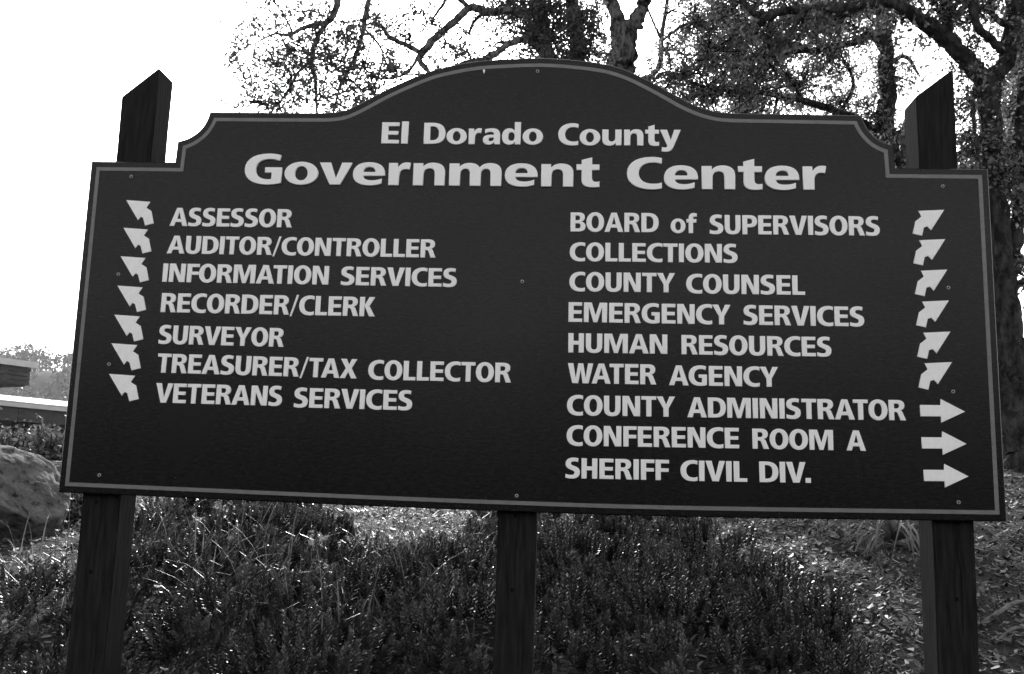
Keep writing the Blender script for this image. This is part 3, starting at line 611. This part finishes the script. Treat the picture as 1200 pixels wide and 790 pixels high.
# the bed is made of low rounded plants: dome centres, shoots stand on and lean out from their dome
dcx, dcy = np.meshgrid(np.arange(X0, X1, .36), np.arange(Y0, Y1, .36)); dcx = dcx.ravel() + RNG.uniform(-.13, .13, dcx.size); dcy = dcy.ravel() + RNG.uniform(-.13, .13, dcy.size)
dR = RNG.uniform(.20, .31, dcx.size); dH = RNG.uniform(.07, .19, dcx.size)
dist = np.hypot(xs[:, None] - dcx[None], ys[:, None] - dcy[None]) / dR[None]
hd = dH[None] * np.sqrt(np.clip(1 - dist ** 2, 0, 1)); ki = hd.argmax(1); ii = np.arange(ns); mound = hd[ii, ki] / .19; dn = dist[ii, ki].clip(0, 1.2)
ox_, oy_ = (xs - dcx[ki]) / dR[ki], (ys - dcy[ki]) / dR[ki]
az_ = RNG.uniform(0, 6.28, ns); ln_ = np.abs(RNG.normal(0, .42, ns)).clip(0, 1.0)
hgt = (.065 + .030 * (dn < 1)) * size_c * RNG.uniform(.7, 1.25, ns)
bot = np.stack([xs, ys, ground(xs, ys) - .015 + hd[ii, ki]], -1)
dv = np.stack([np.cos(az_) * np.sin(ln_) + ox_ * .75 * (dn < 1), np.sin(az_) * np.sin(ln_) + oy_ * .75 * (dn < 1), np.cos(ln_) + .15], -1); dv /= np.linalg.norm(dv, axis=1)[:, None]
top = bot + dv * hgt[:, None]
K = 46
t = np.linspace(.15, 1, K)[None, :, None] + RNG.uniform(-.01, .01, (ns, K, 1))
curve = (t * (1 - t)) * np.stack([np.zeros(ns), np.zeros(ns), -.3 * hgt], -1)[:, None, :]
ax_ = (top - bot); ax_ /= np.linalg.norm(ax_, axis=1)[:, None]
e1 = np.cross(ax_, np.array([.3, .9, .1])); e1 /= np.linalg.norm(e1, axis=1)[:, None]; e2 = np.cross(ax_, e1)
an = (np.arange(K) * 2.39996)[None, :] + RNG.uniform(0, 6.28, (ns, 1)); el = np.linspace(.75, 1.35, K)[None, :] + RNG.uniform(-.15, .15, (ns, K))
rad_ = np.cos(an)[..., None] * e1[:, None, :] + np.sin(an)[..., None] * e2[:, None, :]
fat = np.linspace(1, .45, K)[None, :, None]
org = bot[:, None, :] * (1 - t) + top[:, None, :] * t + curve + rad_ * .006 * fat
d = rad_ * np.cos(el)[..., None] + ax_[:, None, :] * np.sin(el)[..., None]
sv = np.cross(np.broadcast_to(ax_[:, None, :], d.shape), rad_)
L3 = ((.011 + .005 * RNG.uniform(0, 1, (ns, K))))[..., None]
q = np.stack([org, org + d * L3 * .6 + sv * L3 * .34, org + d * L3 + rad_ * L3 * .2, org + d * L3 * .55 - sv * L3 * .34], 2).reshape(-1, 3)
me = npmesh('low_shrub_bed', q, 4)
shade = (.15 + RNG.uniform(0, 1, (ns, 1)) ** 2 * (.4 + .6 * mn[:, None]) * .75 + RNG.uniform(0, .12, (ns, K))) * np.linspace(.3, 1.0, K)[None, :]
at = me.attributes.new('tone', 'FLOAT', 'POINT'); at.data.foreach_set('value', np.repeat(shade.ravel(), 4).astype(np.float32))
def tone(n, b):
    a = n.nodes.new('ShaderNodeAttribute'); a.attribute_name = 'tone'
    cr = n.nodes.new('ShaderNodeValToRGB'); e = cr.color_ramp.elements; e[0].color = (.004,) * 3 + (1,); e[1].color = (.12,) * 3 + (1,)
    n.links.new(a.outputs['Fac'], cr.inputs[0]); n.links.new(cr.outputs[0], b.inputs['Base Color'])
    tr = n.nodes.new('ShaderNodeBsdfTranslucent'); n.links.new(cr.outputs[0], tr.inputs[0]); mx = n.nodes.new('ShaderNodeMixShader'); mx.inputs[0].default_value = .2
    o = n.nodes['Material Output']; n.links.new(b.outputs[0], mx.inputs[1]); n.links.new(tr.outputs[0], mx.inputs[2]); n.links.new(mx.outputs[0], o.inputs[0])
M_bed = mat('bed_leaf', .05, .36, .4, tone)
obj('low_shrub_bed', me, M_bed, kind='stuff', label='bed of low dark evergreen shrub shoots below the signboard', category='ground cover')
# stray clumps of cover at the left under the boulder and on the bank
# grass blades
def blades(pts, length, width, mat_, name, label, cat, nseg=5, spread=.5):
    V = []
    for (x, y, z) in pts:
        L = length * random.uniform(.5, 1.3); a = random.uniform(0, 6.28); bend = random.uniform(.3, 1.3) * spread; w_ = width * random.uniform(.6, 1.2)
        dx, dy = math.cos(a), math.sin(a); sx_, sy_ = -dy, dx; prev = None
        th = random.uniform(0, .35); px_, pz_ = 0, 0
        for k in range(nseg + 1):
            f = k / nseg; ww = w_ * (1 - f * f) * .5 + .0003
            c = Vector((x + dx * px_, y + dy * px_, z + pz_)); l = c + Vector((sx_, sy_, 0)) * ww; r = c - Vector((sx_, sy_, 0)) * ww
            if prev: V += [prev[0], prev[1], r, l]
            prev = (l, r); th += bend * 2 / nseg * (1 + f); px_ += math.sin(th) * L / nseg; pz_ += math.cos(th) * L / nseg
    return obj(name, npmesh(name, np.array([list(v) for v in V]), 4), mat_, kind='stuff', label=label, category=cat)
gp = []
for cx_, cy_, rx, ry, nn in [(330, 730, 160, 60, 90), (480, 680, 70, 50, 150), (550, 700, 25, 60, 30), (270, 690, 90, 50, 50), (60, 730, 70, 30, 20), (180, 630, 40, 25, 40), (300, 612, 90, 10, 60), (700, 615, 80, 10, 60), (40, 680, 60, 20, 15), (440, 760, 120, 30, 40)]:
    for _ in range(nn):
        p = G(random.gauss(cx_, rx * .5), min(790, random.gauss(cy_, ry * .5)))
        for _k in range(random.choice([1, 1, 2, 3])):
            x_, y_ = p.x + random.gauss(0, .02), p.y + random.gauss(0, .02); gp.append((x_, y_, gz(x_, y_)))
gp = [g for g in gp if random.random() < .95]
blades(gp, .32, .0052, M_grass, 'grass', 'thin pale grass blades arching out of the shrub bed', 'grass')
# mulch: curled chips and fallen leaves
def chips(N, xr, yr, size, zoff=.004):
    x = RNG.uniform(*xr, N); y = RNG.uniform(0, 1, N) ** 1.6 * (yr[1] - yr[0]) + yr[0]
    kp = ~inpoly(x, y, bedp) | (RNG.uniform(0, 1, N) < .5); x, y = x[kp], y[kp]; N = len(x); z = ground(x, y) + zoff + RNG.uniform(0, .012, N)
    a = RNG.uniform(0, 6.28, N); tilt = RNG.normal(0, .35, N); roll_ = RNG.normal(0, .4, N)
    L = size * RNG.uniform(.4, 1.3, N) * np.where(RNG.uniform(0, 1, N) < .12, 1.4, 1); wd = L * RNG.uniform(.12, .5, N)
    d = np.stack([np.cos(a) * np.cos(tilt), np.sin(a) * np.cos(tilt), np.sin(tilt)], -1); s = np.stack([-np.sin(a) * np.cos(roll_), np.cos(a) * np.cos(roll_), np.sin(roll_)], -1)
    up_ = np.cross(d, s); c = np.stack([x, y, z], -1); L = L[:, None]; wd = wd[:, None]; cur = RNG.uniform(-.15, .3, N)[:, None] * L
    k = RNG.uniform(-.12, .12, (N, 1)) * L
    P6 = [c - d * L * .5 + up_ * cur, c - d * L * .22 + s * (wd * .42 + k * .3), c + d * L * .2 + s * (wd * .5 + k), c + d * L * .5 + up_ * cur, c + d * L * .24 - s * (wd * .45 - k), c - d * L * .2 - s * wd * .5]
    return np.stack(P6, 1).reshape(-1, 3)
q = np.concatenate([chips(60000, (-4.2, 4.2), (.1, 5.0), .034), chips(36000, (-5, 7), (4.0, 12.5), .055), chips(3000, (.4, 3.2), (.0, 4), .045, .010)])
obj('mulch', npmesh('mulch', q, 6), M_chip, kind='stuff', label='wood chip mulch and fallen leaves covering the bank', category='mulch')

# strap-leaved clump hanging over the mulch beside the right post
def strap_plant(px, py, n_, L, label, mat_, sprd=1.0):
    p = G(px, py); print('strap', p, gz(p.x, p.y)); root = empty('strap_plant', (p.x, p.y, gz(p.x, p.y) - .01), label, 'plant')
    for i in range(n_):
        a = -math.pi / 2 + random.uniform(-1.5, 1.5); el_ = random.uniform(.5, 1.3); LL = L * random.uniform(.6, 1.15); mb = MB(); pts = []; wob = random.gauss(0, .2); a0 = a
        x = z = 0; th = el_
        for k in range(8):
            pts.append((x, z, a)); x += math.cos(th) * LL / 7; z += math.sin(th) * LL / 7; a += wob / 7; th -= random.uniform(.22, .42) * sprd
        vv = []
        for k, (r, zz, a) in enumerate(pts):
            wv = .0065 * (1 - (k / 7) ** 2) + .0006; gz_ = gz(p.x + math.cos(a) * r, p.y + math.sin(a) * r) - root.location.z + .01
            zz = max(zz, gz_); cx_, cy_ = math.cos(a) * r, math.sin(a) * r
            vv += [(cx_ - math.sin(a) * wv, cy_ + math.cos(a) * wv, zz + .003), (cx_, cy_, zz), (cx_ + math.sin(a) * wv, cy_ - math.cos(a) * wv, zz + .003)]
        mb.add(vv, [f for k in range(7) for f in ((3 * k, 3 * k + 1, 3 * k + 4, 3 * k + 3), (3 * k + 1, 3 * k + 2, 3 * k + 5, 3 * k + 4))])
        obj('leaf', mb.mesh('leaf'), mat_, root)
    return root
strap_plant(1048, 637, 70, .62, 'clump of long drooping strap leaves left of the right sign post', M_grass)

# sticks and standing dry leaves
def stick(pa, pb, r, label, bend=.02):
    a, b = G(*pa), G(*pb); a.z += r * 1.2; b.z += r * 1.5
    mid = a.lerp(b, .5) + Vector((0, 0, bend)); mid2 = a.lerp(b, .75) + Vector((.0, .01, bend * .8))
    mb = MB(); pts = catmull([a, mid, mid2, b], 5); mb.tube([p - a for p in pts], [r * (1 - .4 * i / len(pts)) for i in range(len(pts))], 7, .15)
    o = obj('stick', mb.mesh('stick'), M_dryw, None, True, label=label, category='stick'); o.location = a; return o
M_dryw = mat('weathered_wood', .2, .85, .2, noise_col(.05, .15, 30, (1, 1, 1), 6, .6))
stick((1150, 736), (1215, 712), .010, 'thick bare stick lying on the mulch right of the right post', .03)
stick((1166, 757), (1204, 741), .007, 'thin broken stick lying just below the thicker one near the right post')
stick((1000, 612), (880, 628), .004, 'slim twig lying across the mulch left of the strap-leaved clump')
def dry_leaf(pa, pb, wd, label, h0=.0):
    a = G(*pa); b = P(pb[0], pb[1], a.y + DC + .02); mb = MB(); vv = []; nrm = Vector((.9, -.4, 0)).normalized()
    for k in range(9):
        f = k / 8; c = a.lerp(b, f) + Vector((0, -.012 * math.sin(f * 3.1), 0)) - a; ww = wd * (math.sin(min(1, f * 1.25 + .12) * math.pi * .5 * 1.25) if f < .8 else (1 - f) * 4.6) * .5 + .0004
        vv += [tuple(c - nrm * ww), tuple(c + Vector((0, .003, 0))), tuple(c + nrm * ww)]
    mb.add(vv, [f for k in range(8) for f in ((3 * k, 3 * k + 1, 3 * k + 4, 3 * k + 3), (3 * k + 1, 3 * k + 2, 3 * k + 5, 3 * k + 4))])
    o = obj('fallen_leaf', mb.mesh('fallen_leaf'), M_dry, None, label=label, category='leaf'); o.location = a
dry_leaf((924, 706), (931, 663), .018, 'long pale dry leaf standing upright at the right edge of the shrub bed')
# small flower stalks beside the boulder
def flower(px, py, h, label):
    p = G(px, py); root = empty('flower_stalk', (p.x, p.y, gz(p.x, p.y)), label, 'flower')
    mb = MB(); pts = catmull([(0, 0, -.01), (.006, 0, h * .5), (.0, 0, h)], 5); mb.tube(pts, [.0018] * len(pts), 5); obj('stem', mb.mesh('stem'), M_grass, root)
    mb = MB()
    for k in range(6):
        z = h * (1 - .13 * k); a = k * 2.2; c = Vector((.007 * math.cos(a), .007 * math.sin(a), z))
        for j in range(6):
            b = j * math.pi / 3; e1 = Vector((math.cos(b), math.sin(b), .5)) * .009; e2 = Vector((math.cos(b + .8), math.sin(b + .8), .5)) * .009
            mb.add([c, c + e1, c + (e1 + e2) * .6 + Vector((0, 0, .002)), c + e2], [(0, 1, 2, 3)])
    obj('blossoms', mb.mesh('blossoms'), M_dry, root)
flower(72, 690, .34, 'tall stalk with pale blossoms just right of the boulder, against the left post')
flower(58, 700, .24, 'shorter stalk with a pale blossom head in front of the boulder')

# ------------------------------------------------------------------ boulders
def rock(name, c, r, label, seed, cut=None):
    bm = bmesh.new(); bmesh.ops.create_icosphere(bm, subdivisions=6, radius=1)
    rs = random.Random(seed); ph = [rs.uniform(0, 6) for _ in range(12)]
    for v in bm.verts:
        p = v.co.copy()
        f = 1 + .07 * math.sin(2.3 * p.x + ph[0]) * math.cos(2.1 * p.y + ph[1]) + .05 * math.sin(4.1 * p.z + ph[2] + p.x * 2) + .02 * math.sin(9 * p.x + ph[3]) * math.sin(8 * p.z + ph[4]) + .010 * math.sin(19 * p.y + 13 * p.z + ph[5]) + .006 * math.sin(37 * p.x + 23 * p.z)
        p *= f
        for nx_, ny_, nz_, dd in cut or []:
            nv = Vector((nx_, ny_, nz_)).normalized(); e = p.dot(nv) - dd
            if e > 0: p -= nv * e * .85
        f2 = mnoise.fractal(v.co * 3.0 + Vector((seed, 0, 0)), .9, 2.1, 7) * .035 + mnoise.ridged_multi_fractal(v.co * 1.7 + Vector((0, seed, 0)), 1, 2, 5, 1, 2) * .03
        p *= 1 + f2 - .03
        v.co = Vector((p.x * r[0], p.y * r[1], p.z * r[2]))
    me = bpy.data.meshes.new(name); bm.to_mesh(me); bm.free()
    o = obj(name, me, M_rock, None, True, label=label, category='boulder'); o.location = c; return o
dB = 4.9
pc = P(-25, 587, dB)
rock('boulder', pc, (.44, .42, .30), 'big rounded boulder at the left edge, lit along its top', 3, [(-.3, -.75, .45, .66), (.8, -.3, .5, .72), (.1, -.7, -.65, .6)])
pc = P(62, 552, 5.9)
rock('boulder', pc, (.26, .22, .08), 'low flat rock lying behind the big boulder', 8, [(0, 0, 1, .7)])

# ------------------------------------------------------------------ shrubs at left behind the boulder
def shrub(px, py, dd, r, n_, leaf, label, mat_):
    p = P(px, py, dd); g0 = gz(p.x, p.y); root = empty('shrub', (p.x, p.y, g0), label, 'shrub'); off = root.location
    mb = MB(); lp = []
    for k in range(n_):
        v = Vector((random.gauss(0, .5), random.gauss(0, .5), random.gauss(0, .5)));
        if v.length > 1: v.normalize()
        e = p + Vector((v.x * r[0], v.y * r[1], v.z * r[2])) - off; s0 = Vector((random.gauss(0, .03), random.gauss(0, .03), 0))
        pts = catmull([s0, s0.lerp(e, .5) + Vector((0, 0, .06)), e], 4); mb.tube(pts, [.006 * (1 - i / 12) + .001 for i in range(len(pts))], 4, cap=False)
        for q_ in pts[4:]:
            for _ in range(4): lp.append(q_ + Vector((random.gauss(0, .03), random.gauss(0, .03), random.gauss(0, .03))))
    obj('stems', mb.mesh('stems'), M_bark, root); obj('foliage', npmesh('foliage', leaves(lp, leaf, .1, -.2), 4), mat_, root, kind='stuff')
shrub(12, 520, 7.2, (.26, .2, .14), 150, .030, 'small-leaved round shrub between boulder and building at the left edge', M_leafd)
shrub(56, 520, 6.8, (.20, .2, .15), 80, .045, 'broad-leaved shrub behind the flat rock, left of the signboard', M_leafd)
shrub(-60, 500, 7.6, (.4, .3, .25), 200, .035, 'dark shrub outside the left edge behind the boulder', M_leafd)
shrub(300, 604, 6.3, (.55, .2, .05), 160, .03, 'dark low shrub showing just beneath the lower edge of the board, left of centre', M_leafd)
shrub(90, 585, 5.4, (.12, .12, .12), 60, .03, 'small leafy shrub between the boulder and the left post', M_leaf)

# ------------------------------------------------------------------ building at the left
A = P(0, 470, 20.0); z1 = A.z
B = Pz(76, 477.5, z1); u = (B - A); u.z = 0; u.normalize(); v = Vector((-u.y, u.x, 0))
if v.y < 0: v = -v
bld = empty('office_building', (A.x, A.y, gz(A.x, A.y) - .2), 'low flat-roofed office building at the left edge behind the boulder', 'building'); OF = bld.location
A = A - OF; up = Vector((0, 0, 1)); s_ = 20 / F_PX
def part(name, m_, *boxes):
    mb = MB()
    for b in boxes: mb.box(*b)
    me = mb.mesh(name); return obj(name, me, m_, bld)
g0 = 0
# lower pitched roof: bright sheet above a dark fascia
mb = MB(); o1 = A - u * 6; ln = 16
mb.box(o1, u * ln, v * 1.1 + up * .20, -v * .02 + up * .03); obj('lower_roof', mb.mesh('lower_roof'), M_roof, bld)
for k in range(5): part('fascia_board', M_wood, (o1 + u * (ln / 5 * k) - v * .06 - up * .40, u * (ln / 5 - .012), v * .05, up * .40))
part('gutter', M_flash, (o1 - v * .14 - up * .10, u * ln, v * .075, up * .09))
part('soffit', M_wood, (o1 - up * .38 + v * .0, u * ln, v * 2.6, up * .04))
part('wall', M_wall, (o1 + v * 2.0 - up * 3.4, u * (ln - 1), v * .2, up * 3.0))
part('column', M_wood, (A + u * .6 + v * .3 - up * 3.4, u * .2, v * .2, up * 3.0))
for k in range(3):
    wq = A + u * (-3 + k * 2.2) + v * 1.96 - up * 2.2
    f = part('window', M_flash, (wq, u * 1.2, v * .03, up * .06), (wq + up * 1.1, u * 1.2, v * .03, up * .06), (wq + up * .06, u * .06, v * .03, up * 1.04), (wq + u * 1.14 + up * .06, u * .06, v * .03, up * 1.04))
    mb = MB(); mb.box(wq + u * .06 + v * .01 + up * .06, u * 1.08, v * .01, up * 1.04); obj('pane', mb.mesh('pane'), M_glass, f)
# upper block with plank fascia and metal cap
Ac = P(34, 452, 23.5) - OF; hh = 22 * 23.5 / F_PX * .98
o2 = Ac - u * 9
npl = 4
for k in range(npl):
    part('plank', M_wood, (o2 + up * (hh / npl * k), u * 9, v * .04, up * (hh / npl - .015)))
for k in range(npl):
    part('plank', M_wood, (Ac + up * (hh / npl * k) + v * .05 - u * .04, u * .04, v * 7, up * (hh / npl - .015)))
part('upper_wall', M_wall, (o2 + v * 1.0 - up * 1.2, u * 8, v * 5, up * (1.2 + hh * .9)))
part('roof_cap', M_flash, (o2 - v * .1 + up * hh, u * 9.12, v * 7.4, up * .15))
part('upper_soffit', M_wood, (o2 + v * .06 - up * .03, u * 8.9, v * 6.8, up * .05))

# ------------------------------------------------------------------ hill with far trees
hc = P(20, 440, 210); hc2 = Vector((hc.x, hc.y)); htop = P(20, 432, 210).z - EYE - .4
def hillh(x, y):
    dx, dy = x - hc2.x, y - hc2.y
    ra = (dx * .90 + dy * .44) / 85; rb = (-dx * .44 + dy * .90) / 42
    return htop * math.exp(-(ra * ra) ** 1.2) * math.exp(-rb * rb) + .8 * math.sin(x * .11) * math.cos(y * .09)
hx = np.linspace(hc.x - 190, hc.x + 150, 60); hy = np.linspace(hc.y - 110, hc.y + 110, 50)
vs = [(xx, yy, EYE + .4 + hillh(xx, yy)) for yy in hy for xx in hx]
fs = [(j * 60 + i, j * 60 + i + 1, (j + 1) * 60 + i + 1, (j + 1) * 60 + i) for j in range(49) for i in range(59)]
obj('hill', tomesh('hill', vs, fs), M_hill, smooth=True, kind='structure')
# wooded slope: thousands of small leaf sprays grouped in crowns
V = []
for _ in range(900):
    x_, y_ = hc.x + random.gauss(-10, 55), hc.y + random.uniform(-75, 12); z_ = EYE + .4 + hillh(x_, y_); h_ = random.uniform(2.5, 6); r_ = h_ * .45
    n_ = 46; q = RNG.normal(0, 1, (n_, 3)); q /= np.linalg.norm(q, axis=1)[:, None]; q *= RNG.uniform(.55, 1.1, (n_, 1))
    V.append(q * np.array([r_, r_, h_ * .45]) + np.array([x_, y_, z_ + h_ * .5]))
obj('wooded_slope', npmesh('wooded_slope', leaves(np.concatenate(V), 1.0, .1), 4), M_pine, kind='stuff', label='hazy wooded hillside rising behind the low office building', category='woodland')
for k, (tx, ty, wd_) in enumerate([(-22, 404, 16), (2, 408, 14), (17, 404, 13), (30, 403, 16), (47, 408, 13), (60, 412, 15), (77, 414, 16), (95, 416, 16)]):
    tp = P(tx, ty, 206 + (k % 3) * 5); gz_ = EYE + .4 + hillh(tp.x, tp.y); hh_ = max(tp.z - gz_, 3.0)
    root = empty('far_tree', (tp.x, tp.y, gz_), 'small hazy tree on the far ridge line, ' + ['just outside the left edge', 'first from the left edge', 'second from the left edge', 'third from the left edge', 'fourth from the left edge', 'fifth, next to the signboard', 'just behind the board edge', 'hidden behind the signboard'][k], 'tree', 'trees along the far ridge')
    mb = MB(); mb.tube([(0, 0, 0), (.1, 0, hh_ * .5), (0, 0, hh_ * .9)], [.25, .18, .05], 6); obj('trunk', mb.mesh('trunk'), M_bark, root)
    cl = []
    for c_ in range(9):
        cc = np.array([random.gauss(0, .33) * wd_ * .18, random.gauss(0, .3) * wd_ * .18, hh_ * random.uniform(.45, .95)])
        cl.append(cc + RNG.normal(0, 1, (60, 3)) * np.array([.55, .55, .40]))
    obj('foliage', npmesh('foliage', leaves(np.concatenate(cl), .55, .1), 4), M_pine, root, kind='stuff')
# added unseen tree belt behind the viewpoint, so the board's lower half reflects dark
V = []
for k in range(60):
    x_ = -60 + k * 2 + random.uniform(-1, 1); y_ = -20 + random.uniform(-2, 2); h_ = random.uniform(3.6, 6.0)
    n_ = 700; q = RNG.normal(0, 1, (n_, 3)); q /= np.linalg.norm(q, axis=1)[:, None]; q *= RNG.uniform(.5, 1.1, (n_, 1))
    V.append(q * np.array([2.0, 1.8, h_ * .5]) + np.array([x_, y_, h_ * .5]))
obj('added_tree_belt', npmesh('added_tree_belt', leaves(np.concatenate(V), .5, .1), 4), M_leafd, kind='stuff', label='added unseen belt of dark trees behind the viewpoint, darkening the board reflection', category='woodland')
# ------------------------------------------------------------------ haze
HAZE = 1
if HAZE:
    mb = MB(); mb.box((-420, -60, -4), (900, 0, 0), (0, 480, 0), (0, 0, 52))
    o = obj('haze', mb.mesh('haze'), None, kind='stuff', label='thin bright morning haze filling the valley', category='haze')
    hm = bpy.data.materials.new('haze'); hm.use_nodes = True; hn = hm.node_tree; hn.nodes.clear()
    pv = hn.nodes.new('ShaderNodeVolumePrincipled'); ho = hn.nodes.new('ShaderNodeOutputMaterial'); hn.links.new(pv.outputs[0], ho.inputs['Volume'])
    pv.inputs['Color'].default_value = (.9, .9, .9, 1); pv.inputs['Density'].default_value = .0003; pv.inputs['Anisotropy'].default_value = .35
    o.data.materials.append(hm)
